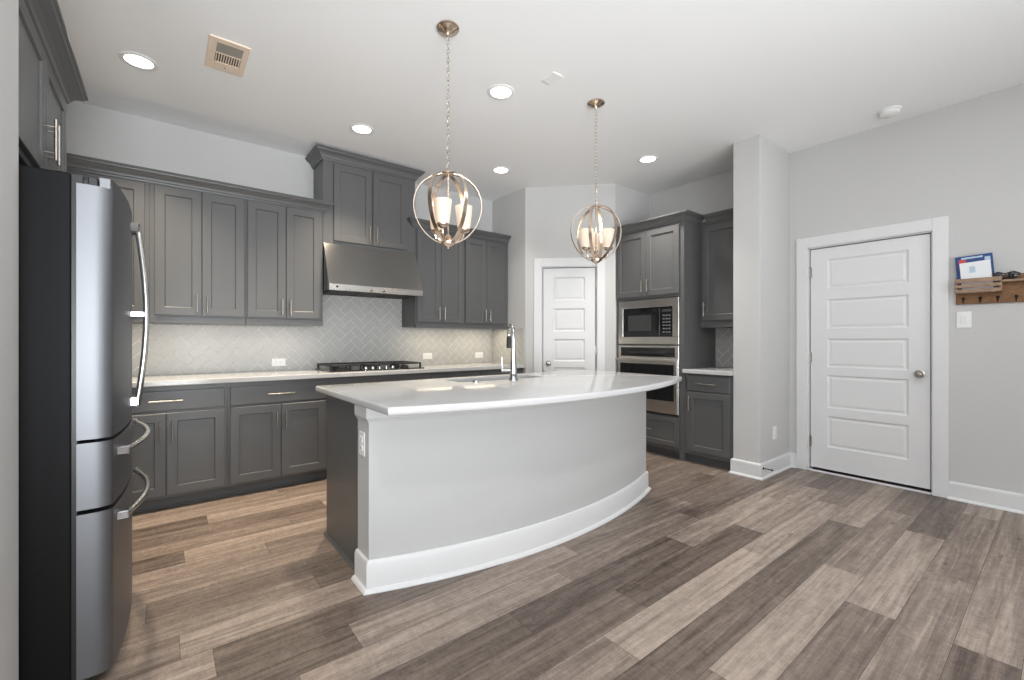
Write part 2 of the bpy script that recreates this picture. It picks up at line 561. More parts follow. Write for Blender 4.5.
# diagonal pantry wall with its opening (local x along the wall, front faces -y)
DG = math.sqrt(0.5)
wd = MB()
wd.box(0, 0.192, 0, 0.115, 0, H).box(0.819, 1.0253, 0, 0.115, 0, H).box(0.192, 0.819, 0, 0.115, 2.05, H)
wdo = struct(wd.build('wall_pantry', WALL))
wdo.location = (3.30, 3.925, 0); wdo.rotation_euler = (0, 0, -PI / 4)
struct(MB().box(4.025, 4.79, 3.20, 3.315, 0, H).build('wall_side', WALL))
XR = 4.67
wr = MB()
wr.box(XR, XR + 0.12, 1.50, 3.32, 0, H).box(XR, XR + 0.12, -4.6, 0.66, 0, H).box(XR, XR + 0.12, 0.66, 1.50, 2.045, H)
struct(wr.build('wall_right', WALL))
struct(MB().box(4.032, XR, 1.655, 1.885, 0, H, 0.004).build('wall_pillar', WALL))
struct(MB().box(4.80, 4.86, 0.55, 1.62, 0, 2.2).build('light_block_door', DARKM))  # added unseen panel, blocks sky light leaking round the door leaf
wc = struct(MB().box(0.15, 0.86, 0.13, 0.19, 0, 2.2).build('light_block_pantry', DARKM))  # added unseen panel, keeps the pantry door gaps dark
wc.location = wdo.location; wc.rotation_euler = wdo.rotation_euler
# living-area walls behind the camera, with window openings
wb = MB()
xs = [-4.6, -3.5, -1.7, -0.9, 0.9, 1.7, 3.5, 4.79]
for i in range(0, 8, 2):
    wb.box(xs[i], xs[i + 1], -4.6, -4.48, 0, H)
for i in (1, 3, 5):
    wb.box(xs[i], xs[i + 1], -4.6, -4.48, 0, 0.48).box(xs[i], xs[i + 1], -4.6, -4.48, 2.42, H)
struct(wb.build('wall_rear', WALL))
wl = MB()
wl.box(-4.6, -4.48, -4.48, -2.8, 0, H).box(-4.6, -4.48, -0.4, 1.8, 0, H).box(-4.6, -4.48, -2.8, -0.4, 0, 0.48).box(-4.6, -4.48, -2.8, -0.4, 2.42, H)
struct(wl.build('wall_far', WALL))
for n, (x0, x1) in enumerate(((-3.5, -1.7), (-0.9, 0.9), (1.7, 3.5))):
    f = MB()
    f.box(x0, x0 + 0.05, -4.58, -4.52, 0.48, 2.42).box(x1 - 0.05, x1, -4.58, -4.52, 0.48, 2.42)
    f.box(x0, x1, -4.58, -4.52, 0.48, 0.54).box(x0, x1, -4.58, -4.52, 2.36, 2.42).box(x0, x1, -4.57, -4.53, 1.43, 1.48)
    struct(f.build('window_%d' % (n + 1), TRIM))
f = MB()
f.box(-4.58, -4.52, -2.8, -2.75, 0.48, 2.42).box(-4.58, -4.52, -0.45, -0.4, 0.48, 2.42).box(-4.58, -4.52, -2.8, -0.4, 0.48, 0.54)
f.box(-4.58, -4.52, -2.8, -0.4, 2.36, 2.42).box(-4.57, -4.53, -1.63, -1.57, 0.48, 2.42)
struct(f.build('window_4', TRIM))

# baseboards with a shoe mould; profile (out, z)
BASEP = [(0, 0), (0.028, 0), (0.028, 0.006), (0.022, 0.016), (0.016, 0.020), (0.016, 0.118), (0.012, 0.130), (0.004, 0.134), (0, 0.134)]
struct(MB().sweep(BASEP, [(4.10, 1.885), (4.032, 1.885), (4.032, 1.655), (XR, 1.655), (XR, 1.592)]).build('baseboard_pillar', TRIM))
struct(MB().sweep(BASEP, [(XR, 0.575), (XR, -4.48)]).build('baseboard_right', TRIM))
bp_ = MB().sweep(BASEP, [(0.0, 0), (0.105, 0)]).sweep(BASEP, [(0.905, 0), (1.02, 0)])
bpo = struct(bp_.build('baseboard_pantry', TRIM)); bpo.location = wdo.location; bpo.rotation_euler = wdo.rotation_euler


# ------------------------------------------------------------------ interior doors (five-panel) and casings
def panel_door(name, trimname, loc, rz, width, knob_left, hinge_left, hinge_zs, pz, stile):
    """local: front faces -y, x from 0..width at the leaf"""
    leaf = MB()
    Zs = [(0.235, 0.515), (0.588, 0.885), (0.955, 1.212), (1.30, 1.565), (1.658, 1.925)]
    leaf.slab(0.006, width - 0.008, 0.034, 2.030, 0.022, 0.038, [(stile, width - stile, a, b) for a, b in Zs],
              [(0.004, 0.005), (0.012, 0.011), (0.022, 0.011), (0.034, 0.006)], edge=0.0015)
    d = struct(leaf.build(name, DOORW))
    d.location = loc; d.rotation_euler = (0, 0, rz)
    kx = 0.068 if knob_left else width - 0.068
    k = MB()
    k.lathe([(0.0001, 0.0), (0.032, 0.0), (0.032, 0.005), (0.012, 0.010), (0.011, 0.030), (0.020, 0.036), (0.028, 0.046), (0.028, 0.056), (0.020, 0.066), (0.0001, 0.069)], (kx, 0.022, 0.932), 24, axis='y')
    k.build('knob', NICKEL, d, 40)
    hx = 0.0 if hinge_left else width
    for hz in hinge_zs:
        h = MB()
        h.lathe([(0.0001, -0.05), (0.007, -0.05), (0.007, 0.05), (0.0001, 0.05)], (hx, 0.014, hz), 12)
        h.lathe([(0.0001, 0.05), (0.005, 0.052), (0.0001, 0.060)], (hx, 0.014, hz), 10)
        h.box(hx - 0.016, hx + 0.016, 0.018, 0.0225, hz - 0.045, hz + 0.045)
        h.build('hinge', NICKEL, d, 40)
    # casing + jamb + stop
    t = MB()
    cw = 0.092
    prof = lambda a, b, z0, z1: t.box(a, b, -0.018, 0.0, z0, z1, 0.004)
    prof(-0.008 - cw, -0.008, 0, 2.045 + 0.006 + cw)
    prof(width + 0.008, width + 0.008 + cw, 0, 2.045 + 0.006 + cw)
    prof(-0.008, width + 0.008, 2.045, 2.051 + cw)
    t.box(-0.008, -0.002, 0, 0.115, 0, 2.05).box(width + 0.002, width + 0.008, 0, 0.115, 0, 2.05)
    t.box(-0.008, width + 0.008, 0, 0.115, 2.037, 2.0455)
    t.box(-0.003, 0.010, 0.064, 0.075, 0.02, 2.037).box(width - 0.010, width + 0.003, 0.064, 0.075, 0.02, 2.037)
    c = struct(t.build(trimname, TRIM))
    c.location = loc; c.rotation_euler = (0, 0, rz)
    return d, c


d1, c1 = panel_door('door_1', 'trim_1', (XR, 1.492, 0), -PI / 2, 0.824, False, True, (0.27, 1.04, 1.82), None, 0.135)
th = MB().box(-0.002, 0.826, -0.012, 0.018, 0.0, 0.015, 0.004)
tho = struct(th.build('trim_threshold', TRIM)); tho.location = c1.location; tho.rotation_euler = c1.rotation_euler
dx = 0.200
d2, c2 = panel_door('door_2', 'trim_2', (3.30 + dx * DG, 3.925 - dx * DG, 0), -PI / 4, 0.611, True, False, (0.30, 1.086, 1.83), None, 0.128)
# added dark panels behind both doors keep sky light out of the gaps
# (the leaves close both openings)


# ------------------------------------------------------------------ cabinets
def pull(name, parent, x, z, length, vertical, yf, r=0.0058, m=None):
    b = MB()
    out = 0.032
    if vertical:
        b.tube([(x, yf - out, z - length / 2), (x, yf - out, z + length / 2)], r, 10)
        for dz in (-length * 0.32, length * 0.32):
            b.tube([(x, yf, z + dz), (x, yf - out, z + dz)], r * 0.85, 8)
    else:
        b.tube([(x - length / 2, yf - out, z), (x + length / 2, yf - out, z)], r, 10)
        for dx_ in (-length * 0.36, length * 0.36):
            b.tube([(x + dx_, yf, z), (x + dx_, yf - out, z)], r * 0.85, 8)
    return b.build(name, m or NICKEL, parent, 40)


SHK = [(0.003, 0.002), (0.006, 0.009)]
DT = 0.020


def cab_door(parent, x0, x1, z0, z1, rail=0.058, handle=None, hz=None, hl=0.14):
    b = MB().slab(x0, x1, z0, z1, -DT, DT - 0.001, [(x0 + rail, x1 - rail, z0 + rail, z1 - rail)], SHK, edge=0.002)
    d = b.build('door', CAB, parent)
    if handle is not None:
        hx = x0 + 0.030 if handle == 'l' else x1 - 0.030
        pull('handle', d, hx, hz, hl, True, -DT)
    return d


def cab_drawer(parent, x0, x1, z0, z1, panel=False, hl=0.19):
    b = MB()
    rail = 0.045
    if panel:
        b.slab(x0, x1, z0, z1, -DT, DT - 0.001, [(x0 + rail, x1 - rail, z0 + rail, z1 - rail)], SHK, edge=0.002)
    else:
        b.slab(x0, x1, z0, z1, -DT, DT - 0.001, [], [], edge=0.003)
    d = b.build('drawer', CAB, parent)
    pull('handle', d, (x0 + x1) / 2, (z0 + z1) / 2, hl, False, -DT)
    return d


CROWN = [(0.0, 0.0), (0.007, 0.0), (0.010, 0.010), (0.017, 0.016), (0.021, 0.028), (0.032, 0.046), (0.049, 0.060), (0.056, 0.063), (0.059, 0.072), (0.066, 0.075), (0.066, 0.088), (0.0, 0.088)]


def crown_prof(z):
    return [(o, z + h) for o, h in CROWN]


YU = 4.255      # face of the upper cabinets
ZB, ZT = 1.330, 2.385


def upper(label, x0, x1, doors, group='grey wall cabinets along the back wall'):
    t = thing('wall_cabinet', label, 'cabinet', (x0, YU, ZB), 0, group)
    wd_ = x1 - x0
    b = MB()
    b.box(0, wd_, 0, 0.3285, 0.022, ZT - ZB + 0.05, 0.0015)
    b.box(0, wd_, -0.004, 0.02, 0.0, 0.052, 0.003)       # light rail
    b.box(0, wd_, 0.02, 0.3285, 0.010, 0.022)
    b.build('body', CAB, t)
    for (a, c, hs) in doors:
        cab_door(t, a - x0, c - x0, 0.062, 1.030, handle=hs, hz=0.155)
    return t


upper('grey wall cabinet in the back corner, leftmost of the row, behind the refrigerator', -0.983, -0.082, [(-0.60, -0.110, 'l')])
upper('two-door grey wall cabinet above the counter, nearest the refrigerator', -0.082, 0.537, [(-0.052, 0.235, 'r'), (0.240, 0.525, 'l')])
upper('two-door grey wall cabinet directly left of the steel range hood', 0.537, 1.148, [(0.550, 0.836, 'r'), (0.841, 1.126, 'l')])
upper('two-door grey wall cabinet directly right of the steel range hood', 2.070, 2.667, [(2.085, 2.364, 'r'), (2.369, 2.654, 'l')])
upper('two-door grey wall cabinet at the far corner, right end of the back row', 2.667, 3.298, [(2.680, 2.970, 'r'), (2.975, 3.265, 'l')])
o = MB().sweep(crown_prof(ZT - 0.012), [(-0.983, YU - 0.001), (1.165, YU - 0.001), (1.165, YU - 0.0001)]).build('crown_moulding', CAB)
tag(o, 'long grey crown moulding over the wall cabinets left of the hood', 'moulding', 'grey crown mouldings')
o = MB().sweep(crown_prof(ZT - 0.012), [(2.045, YU - 0.0001), (2.045, YU - 0.001), (3.298, YU - 0.001)]).build('crown_moulding', CAB)
tag(o, 'grey crown moulding over the wall cabinets right of the hood', 'moulding', 'grey crown mouldings')

# cabinet above the hood
t = thing('hood_cabinet', 'tall-set two-door grey cabinet above the steel range hood, nearly touching the ceiling', 'cabinet', (1.150, YU, 2.095), 0)
b = MB().box(0, 0.918, 0, 0.3285, 0.0, 0.775, 0.0015)
b.build('body', CAB, t)
cab_door(t, 0.092, 0.452, 0.030, 0.748, handle='r', hz=0.13, hl=0.15)
cab_door(t, 0.464, 0.816, 0.030, 0.748, handle='l', hz=0.13, hl=0.15)
MB().sweep([(o_ * 1.15, 0.768 + h_ * 1.08) for o_, h_ in CROWN], [(0, 0.327), (0, 0), (0.918, 0), (0.918, 0.327)]).build('crown_moulding', CAB, t)

# base cabinets along the back wall
YB = 3.962


def base_cab(label, x0, x1, drawers, doors, group='grey base cabinets along the back wall'):
    t = thing('base_cabinet', label, 'cabinet', (x0, YB, 0), 0, group)
    W_ = x1 - x0
    b = MB()
    b.box(0, W_, 0, 0.617, 0.085, 0.876, 0.0015)
    b.build('body', CAB, t)
    MB().box(0, W_, 0.050, 0.10, 0.0, 0.085).box(0, W_, 0.040, 0.050, 0.0, 0.018, 0.004).build('toe_kick', TOE, t)
    for a, c in drawers:
        cab_drawer(t, a - x0, c - x0, 0.702, 0.842)
    for a, c, hs in doors:
        cab_door(t, a - x0, c - x0, 0.105, 0.684, handle=hs, hz=0.560)
    return t


base_cab('grey blind-corner base cabinet in the back left corner', -0.983, -0.352, [(-0.83, -0.37)], [(-0.83, -0.37, 'r')])
base_cab('grey base cabinet with one wide drawer over two doors, nearest the refrigerator', -0.352, 0.379, [(-0.335, 0.361)], [(-0.335, 0.011, 'r'), (0.018, 0.361, 'l')])
base_cab('grey base cabinet with one wide drawer over two doors, just left of the island end', 0.379, 1.107, [(0.397, 1.089)], [(0.397, 0.741, 'r'), (0.747, 1.089, 'l')])
base_cab('grey base cabinet under the gas cooktop, behind the island', 1.107, 2.080, [], [(1.125, 1.590, 'r'), (1.597, 2.062, 'l')])
base_cab('grey base cabinet right of the cooktop, behind the island sink', 2.080, 2.690, [(2.098, 2.672)], [(2.098, 2.382, 'r'), (2.388, 2.672, 'l')])
base_cab('grey base cabinet at the far right end of the back counter', 2.690, 3.298, [(2.708, 3.280)], [(2.708, 2.991, 'r'), (2.997, 3.280, 'l')])
o = MB().box(-0.983, 3.298, 3.928, 4.583, 0.8762, 0.915, 0.005, seg=2).build('countertop', QUARTZ)
tag(o, 'long white quartz countertop along the back wall under the cooktop', 'countertop')


# ------------------------------------------------------------------ herringbone backsplash
def clip(poly, rect):
    x0, x1, z0, z1 = rect
    def cl(P_, inside, inter):
        out = []
        for i in range(len(P_)):
            a, b_ = P_[i - 1], P_[i]
            ia, ib = inside(a), inside(b_)
            if ib:
                if not ia: out.append(inter(a, b_))
                out.append(b_)
            elif ia:
                out.append(inter(a, b_))
        return out
    def ix(v):
        return lambda a, b_: (v, a[1] + (b_[1] - a[1]) * (v - a[0]) / (b_[0] - a[0]))
    def iz(v):
        return lambda a, b_: (a[0] + (b_[0] - a[0]) * (v - a[1]) / (b_[1] - a[1]), v)
    for ins, it in ((lambda p: p[0] >= x0, ix(x0)), (lambda p: p[0] <= x1, ix(x1)), (lambda p: p[1] >= z0, iz(z0)), (lambda p: p[1] <= z1, iz(z1))):
        poly = cl(poly, ins, it) if poly else poly
    return poly


def herringbone(rects, wt=0.0735):
    b = MB()
    g = 0.0016
    R2 = math.sqrt(0.5)
    for rc in rects:
        b.box(rc[0], rc[1], -0.006, 0.0, rc[2], rc[3], mi=1)
        uc, vc = (rc[0] + rc[1]) / 2, (rc[2] + rc[3]) / 2
        N = int(max(rc[1] - rc[0], rc[3] - rc[2]) / wt) + 6
        cu, cv = (uc + vc) * R2 / wt, (vc - uc) * R2 / wt
        for i in range(int(cu) - N, int(cu) + N):
            for j in range(int(cv) - N, int(cv) + N):
                q = (i - j) % 4
                if q == 0: cell = (i, j, i + 2, j + 1)
                elif q == 3: cell = (i, j, i + 1, j + 2)
                else: continue
                a, c, d, e = cell[0] * wt + g, cell[1] * wt + g, cell[2] * wt - g, cell[3] * wt - g
                pts = [((u - v) * R2, (u + v) * R2) for u, v in ((a, c), (d, c), (d, e), (a, e))]
                pts = clip(pts, rc)
                if len(pts) < 3:
                    continue
                ar = abs(sum(pts[k - 1][0] * pts[k][1] - pts[k][0] * pts[k - 1][1] for k in range(len(pts)))) / 2
                if ar < 2e-5:
                    continue
                tl = (random.uniform(-1, 1) * 0.00015, random.uniform(-1, 1) * 0.00015)
                yt = -0.0085
                mx_ = sum(p[0] for p in pts) / len(pts); mz_ = sum(p[1] for p in pts) / len(pts)
                ff = [(p[0] + (mx_ - p[0]) * 0.03, yt + tl[0] * (p[0] - mx_) / 0.05 + tl[1] * (p[1] - mz_) / 0.05, p[1] + (mz_ - p[1]) * 0.03) for p in pts]
                bb = [(p[0], -0.0055, p[1]) for p in pts]
                b.quad(ff, 0)
                n = len(pts)
                for k in range(n):
                    b.quad([ff[k], ff[(k + 1) % n], bb[(k + 1) % n], bb[k]], 0)
    return b


o = herringbone([(-0.98, 3.285, 0.9155, 1.329), (1.152, 2.066, 1.329, 1.642)]).build('tile_backsplash', [TILE, GROUT])
o.location = (0, 4.5845, 0)
tag(o, 'grey herringbone tile backsplash along the back wall behind the cooktop', 'backsplash')
o = herringbone([(-4.572, -3.945, 0.9155, 1.338)]).build('tile_backsplash', [TILE, GROUT])
o.location = (3.2995, 0, 0); o.rotation_euler = (0, 0, -PI / 2)
tag(o, 'short grey tile backsplash on the return wall beside the pantry door', 'backsplash')
o = herringbone([(-2.366, -1.887, 0.9155, 1.345)]).build('tile_backsplash', [TILE, GROUT])
o.location = (XR - 0.0005, 0, 0); o.rotation_euler = (0, 0, -PI / 2)
tag(o, 'small grey tile backsplash in the nook right of the wall oven', 'backsplash')

# ------------------------------------------------------------------ range hood
t = thing('range_hood', 'stainless steel range hood under the tall grey cabinet above the cooktop', 'range hood', (1.152, 4.5845, 1.645), 0)
WH = 0.912
b = MB().extrude_x([(0, 0.012), (-0.505, 0.012), (-0.505, 0.062), (-0.345, 0.448), (0, 0.448)], 0, WH)
b.build('canopy', STEEL_D, t)
b = MB().box(-0.002, WH + 0.002, -0.520, -0.500, 0.0, 0.056, 0.003)
b.build('front_lip', steel('hood_lip_stainless', (0.50, 0.485, 0.465, 1), 0.27), t)
b = MB()
b.box(0.02, WH - 0.02, -0.49, -0.02, 0.004, 0.0125)
for i in range(3):
    b.box(0.04 + i * 0.283, 0.29 + i * 0.283, -0.45, -0.06, -0.002, 0.006, 0.002)
b.build('filter', DARKM, t)
b = MB()
b.lathe([(0.0001, 0), (0.010, 0), (0.010, 0.004), (0.0001, 0.005)], (0.068, -0.520, 0.034), 16, axis='y')
b.build('badge', BLACKP, t)
for xx in (0.38, 0.50):
    MB().lathe([(0.0001, 0), (0.008, 0), (0.008, 0.012), (0.0001, 0.013)], (xx, -0.519, 0.018), 14, axis='y').build('button', BLACKP, t)

# ------------------------------------------------------------------ cooktop
t = thing('gas_cooktop', 'black gas cooktop with cast-iron grates set on the back counter under the hood', 'cooktop', (1.150, 4.035, 0.915), 0)
MB().box(0, 0.914, 0, 0.50, 0.0005, 0.010, 0.003).build('deck', BLACKG, t)
for gx in (0.012, 0.315, 0.618):
    b = MB()
    gw = 0.284
    for yy in (0.045, 0.455):
        b.box(gx, gx + gw, yy, yy + 0.013, 0.045, 0.060, 0.002)
    for xx in (gx, gx + gw - 0.013):
        b.box(xx, xx + 0.013, 0.045, 0.468, 0.045, 0.060, 0.002)
    for yy in (0.148, 0.25, 0.352):
        b.box(gx, gx + gw, yy, yy + 0.011, 0.047, 0.061, 0.002)
    b.box(gx + gw / 2 - 0.006, gx + gw / 2 + 0.006, 0.05, 0.46, 0.047, 0.061, 0.002)
    for xx in (gx + 0.001, gx + gw - 0.017):
        for yy in (0.046, 0.45):
            b.box(xx, xx + 0.016, yy, yy + 0.016, 0.010, 0.047, 0.002)
    b.build('grate', IRON, t)
for cx_, cy_, r in ((0.154, 0.14, 0.045), (0.154, 0.37, 0.035), (0.457, 0.27, 0.058), (0.76, 0.14, 0.035), (0.76, 0.37, 0.045)):
    MB().lathe([(r * 1.25, 0.010), (r * 1.2, 0.018), (r, 0.020), (r, 0.030), (r * 0.6, 0.034), (0.0001, 0.034)], (cx_, cy_, 0), 22).build('burner', IRON, t, 40)
for k in range(5):
    MB().lathe([(0.021, 0.010), (0.019, 0.014), (0.0165, 0.016), (0.015, 0.036), (0.0001, 0.037)], (0.325 + k * 0.066, 0.024, 0), 18).build('knob', CHROME, t, 40)


# ------------------------------------------------------------------ outlets and switches
def outlet(label, loc, rz, horizontal, group, kind='outlet', w_=0.072, h_=0.118):
    """plate front faces -y"""
    t = thing('wall_outlet' if kind == 'outlet' else 'light_switch', label, 'outlet' if kind == 'outlet' else 'light switch', loc, rz, group)
    a, c = (h_, w_) if horizontal else (w_, h_)
    MB().box(-a / 2, a / 2, -0.006, 0.0, -c / 2, c / 2, 0.003, seg=2).build('cover_plate', PLATE, t)
    if kind == 'outlet':
        for s_ in (-1, 1):
            b = MB()
            ox, oz = (s_ * 0.021, 0) if horizontal else (0, s_ * 0.021)
            b.box(ox - 0.0165, ox + 0.0165, -0.0085, -0.005, oz - 0.0165, oz + 0.0165, 0.003)
            for q_ in (-1, 1):
                if horizontal:
                    b.box(ox - 0.004, ox + 0.004, -0.0088, -0.008, q_ * 0.006 - 0.001, q_ * 0.006 + 0.001, mi=1)
                else:
                    b.box(q_ * 0.006 - 0.001, q_ * 0.006 + 0.001, -0.0088, -0.008, oz - 0.004, oz + 0.004, mi=1)
            b.build('socket', [PLATE, DARKM], t)
    else:
        b = MB().box(-0.017, 0.017, -0.0085, -0.005, -0.033, 0.033, 0.001)
        b.build('switch_frame', PLATE, t)
        MB().extrude_x([(-0.0085, -0.030), (-0.0095, -0.030), (-0.0135, 0.030), (-0.0085, 0.030)], -0.0145, 0.0145).build('rocker', PLATE, t)
    return t


outlet('white double outlet on the backsplash left of the cooktop', (0.842, 4.5755, 0.992), 0, True, 'white outlets on the tile backsplash')
outlet('white double outlet on the backsplash just right of the cooktop', (2.378, 4.5755, 1.015), 0, True, 'white outlets on the tile backsplash')
outlet('white double outlet on the backsplash nearest the far corner', (3.09, 4.5755, 1.012), 0, True, 'white outlets on the tile backsplash')
outlet('small white outlet low on the wall pillar beside the white door', (4.325, 1.6548, 0.364), 0, False, None)
outlet('white wall plate with a dimmer rocker under the rustic wood rack', (XR - 0.0002, 0.488, 1.350), -PI / 2, False, None, 'switch', 0.080, 0.121)

# ------------------------------------------------------------------ island
cxl, cxr = 0.771, 3.044        # painted wall ends


def arc_pts(p0, p1, p2, n=40):
    (ax, ay), (bx, by), (cx_, cy_) = p0, p1, p2
    d = 2 * (ax * (by - cy_) + bx * (cy_ - ay) + cx_ * (ay - by))
    ux = ((ax * ax + ay * ay) * (by - cy_) + (bx * bx + by * by) * (cy_ - ay) + (cx_ * cx_ + cy_ * cy_) * (ay - by)) / d
    uy = ((ax * ax + ay * ay) * (cx_ - bx) + (bx * bx + by * by) * (ax - cx_) + (cx_ * cx_ + cy_ * cy_) * (bx - ax)) / d
    r = math.hypot(ax - ux, ay - uy)
    a0 = math.atan2(ay - uy, ax - ux); a2 = math.atan2(cy_ - uy, cx_ - ux)
    if a2 < a0: a2 += 2 * PI
    return [(ux + r * math.cos(a0 + (a2 - a0) * k / n), uy + r * math.sin(a0 + (a2 - a0) * k / n)) for k in range(n + 1)]


front = arc_pts((cxl, 2.080), (1.83, 1.893), (cxr, 2.113))
isl = thing('kitchen_island', 'curved white island with a grey cabinet end in the middle of the kitchen', 'kitchen island', (0, 0, 0), 0)
body = [(cxl, 2.233)] + front + [(cxr, 2.233)]
MB().prism(body, 0, 0.876).build('curved_wall', ISLW, isl, 30)
path = [(cxl, 2.234)] + front + [(cxr, 2.234)]
MB().sweep([(0, 0.018), (0.016, 0.018), (0.016, 0.128), (0.011, 0.142), (0.004, 0.147), (0, 0.147)], path).build('baseboard', TRIM, isl, 30)
MB().sweep([(0, 0), (0.034, 0), (0.034, 0.005), (0.028, 0.015), (0.016, 0.019), (0, 0.019)], offset_path(path, 0.0)).build('shoe_moulding', TRIM, isl, 30)
MB().sweep([(0, 0.806), (0.006, 0.806), (0.008, 0.814), (0.016, 0.826), (0.016, 0.876), (0, 0.876)], path).build('top_moulding', ISLW, isl, 30)
gp = MB().box(0.790, 3.025, 2.233, 2.845, 0.0, 0.690).box(0.790, 1.54, 2.233, 2.845, 0.690, 0.876).box(2.34, 3.025, 2.233, 2.845, 0.690, 0.876)
gp.box(1.54, 2.34, 2.233, 2.44, 0.69, 0.876).box(1.54, 2.34, 2.825, 2.845, 0.69, 0.876)
gp.build('cabinet_body', CAB, isl)
MB().sweep([(0, 0), (0.016, 0), (0.014, 0.008), (0.006, 0.018), (0, 0.018)], [(0.79, 2.86), (0.79, 2.233)]).build('end_shoe_moulding', CAB, isl)
# working side of the island (faces the range): doors
back = bpy.data.objects.new('door_side', None)
for k in range(4):
    xa = 0.80 + k * 0.556
    b = MB().slab(-(xa + 0.546), -xa, 0.105, 0.66, -2.865, 0.019, [(-(xa + 0.546) + 0.058, -xa - 0.058, 0.163, 0.602)], SHK, edge=0.002)
    d = b.build('door', CAB, isl)
    d.rotation_euler = (0, 0, PI)
    pull('handle', d, -xa - 0.03 if k % 2 == 0 else -(xa + 0.546) + 0.03, 0.55, 0.14, True, -2.865)
bpy.data.objects.remove(back)
ot = outlet('white outlet on the narrow end face of the island wall', (cxl - 0.0003, 2.163, 0.690), -PI / 2, False, None)

# island top with sink cut-out
top_front = arc_pts((0.745, 1.787), (1.72, 1.600), (3.185, 1.885), 56)
YK = 2.920
sx0, sx1, sy0, sy1 = 1.572, 2.312, 2.515, 2.800


def island_top():
    bm = bmesh.new()
    outer = top_front + [(3.185, YK), (0.745, YK)]
    hole = []
    rr = 0.045
    for (qx, qy, a0) in ((sx1 - rr, sy0 + rr, -90), (sx1 - rr, sy1 - rr, 0), (sx0 + rr, sy1 - rr, 90), (sx0 + rr, sy0 + rr, 180)):
        for k in range(6):
            a = math.radians(a0 + 18 * k)
            hole.append((qx + rr * math.cos(a), qy + rr * math.sin(a)))
    loops = []
    for z in (0.877, 0.915):
        lo = [bm.verts.new((x, y, z)) for x, y in outer]
        lh = [bm.verts.new((x, y, z)) for x, y in hole]
        es = []
        for L in (lo, lh):
            for i in range(len(L)):
                es.append(bm.edges.new((L[i], L[(i + 1) % len(L)])))
        bmesh.ops.triangle_fill(bm, use_beauty=True, use_dissolve=False, edges=es)
        loops.append((lo, lh))
    # remove any face filled inside the hole
    for f in list(bm.faces):
        c = f.calc_center_median()
        if all((abs(v.co.x - (sx0 + sx1) / 2) <= (sx1 - sx0) / 2 + 1e-4 and abs(v.co.y - (sy0 + sy1) / 2) <= (sy1 - sy0) / 2 + 1e-4) for v in f.verts):
            bm.faces.remove(f)
    for idx in (0, 1):
        a, b_ = loops[0][idx], loops[1][idx]
        for i in range(len(a)):
            j = (i + 1) % len(a)
            bm.faces.new((a[i], a[j], b_[j], b_[i]))
    bmesh.ops.recalc_face_normals(bm, faces=bm.faces)
    lo_t = loops[1][0]; lo_b = loops[0][0]
    es = []
    for L in (lo_t, lo_b):
        for i in range(len(L)):
            e = bm.edges.get((L[i], L[(i + 1) % len(L)]))
            if e: es.append(e)
    bmesh.ops.bevel(bm, geom=es, offset=0.011, segments=4, profile=0.5, affect='EDGES')
    me = bpy.data.meshes.new('island_countertop')
    bm.to_mesh(me); bm.free()
    me.materials.append(QUARTZ)
    for p in me.polygons: p.use_smooth = True
    me.set_sharp_from_angle(angle=math.radians(28))
    o = bpy.data.objects.new('island_countertop', me)
    COL.objects.link(o)
    return tag(o, 'white quartz countertop with a bowed front edge on the island', 'countertop')


island_top()

# sink: basin with walls and drain
t = thing('kitchen_sink', 'stainless steel undermount sink sunk into the island countertop', 'sink', ((sx0 + sx1) / 2, (sy0 + sy1) / 2, 0.700), 0)
hw, hd = (sx1 - sx0) / 2 + 0.004, (sy1 - sy0) / 2 + 0.004
b = MB()
b.box(-hw, hw, -hd, hd, 0.0, 0.004)
b.box(-hw - 0.004, -hw, -hd, hd, 0, 0.1765).box(hw, hw + 0.004, -hd, hd, 0, 0.1765)
b.box(-hw - 0.004, hw + 0.004, -hd - 0.004, -hd, 0, 0.1765).box(-hw - 0.004, hw + 0.004, hd, hd + 0.004, 0, 0.1765)
b.build('basin', SINKM, t)
MB().lathe([(0.055, 0.004), (0.052, 0.008), (0.040, 0.007), (0.036, 0.005), (0.0001, 0.005)], (0, 0, 0), 24).build('drain', CHROME, t, 40)

# faucet
fx, fy = 1.940, 2.440
t = thing('kitchen_faucet', 'tall chrome pull-down faucet standing on the island beside the sink', 'faucet', (fx, fy, 0.915), 0)
b = MB()
b.lathe([(0.0001, 0.0), (0.032, 0.0), (0.032, 0.006), (0.027, 0.012), (0.0265, 0.060), (0.024, 0.10), (0.019, 0.17), (0.0155, 0.24), (0.0145, 0.30), (0.0135, 0.326)], n=24)
b.build('body', CHROME, t, 40)
sd = Vector((0.40, 0.91, 0)).normalized()     # spout swings over the sink
pts = []
R_ = 0.065
for k in range(15):
    a = PI * k / 14 * 1.0
    pts.append(sd * (R_ - R_ * math.cos(a)) + Vector((0, 0, 0.325 + R_ * math.sin(a))))
pts.append(pts[-1] + Vector((0, 0, -0.015)))
MB().tube(pts, 0.0125, 12).build('spout', CHROME, t, 40)
e = pts[-1]
hd_ = MB().tube([e + Vector((0, 0, 0.004)), e + Vector((0, 0, -0.015)), e + Vector((0, 0, -0.07)), e + Vector((0, 0, -0.085))], [0.0135, 0.0165, 0.018, 0.0165], 14)
hd_.build('spray_head', BLACKP, t, 40)
hv = Vector((-0.80, 0.60, 0)).normalized()
b = MB()
b.tube([Vector((0, 0, 0.072)), hv * 0.055 + Vector((0, 0, 0.072)), hv * 0.085 + Vector((0, 0, 0.072))], [0.014, 0.0145, 0.0165], 14)
b.tube([hv * 0.078 + Vector((0, 0, 0.080)), hv * 0.082 + Vector((0, 0, 0.165))], [0.0065, 0.0048], 10)
b.build('lever_handle', CHROME, t, 40)
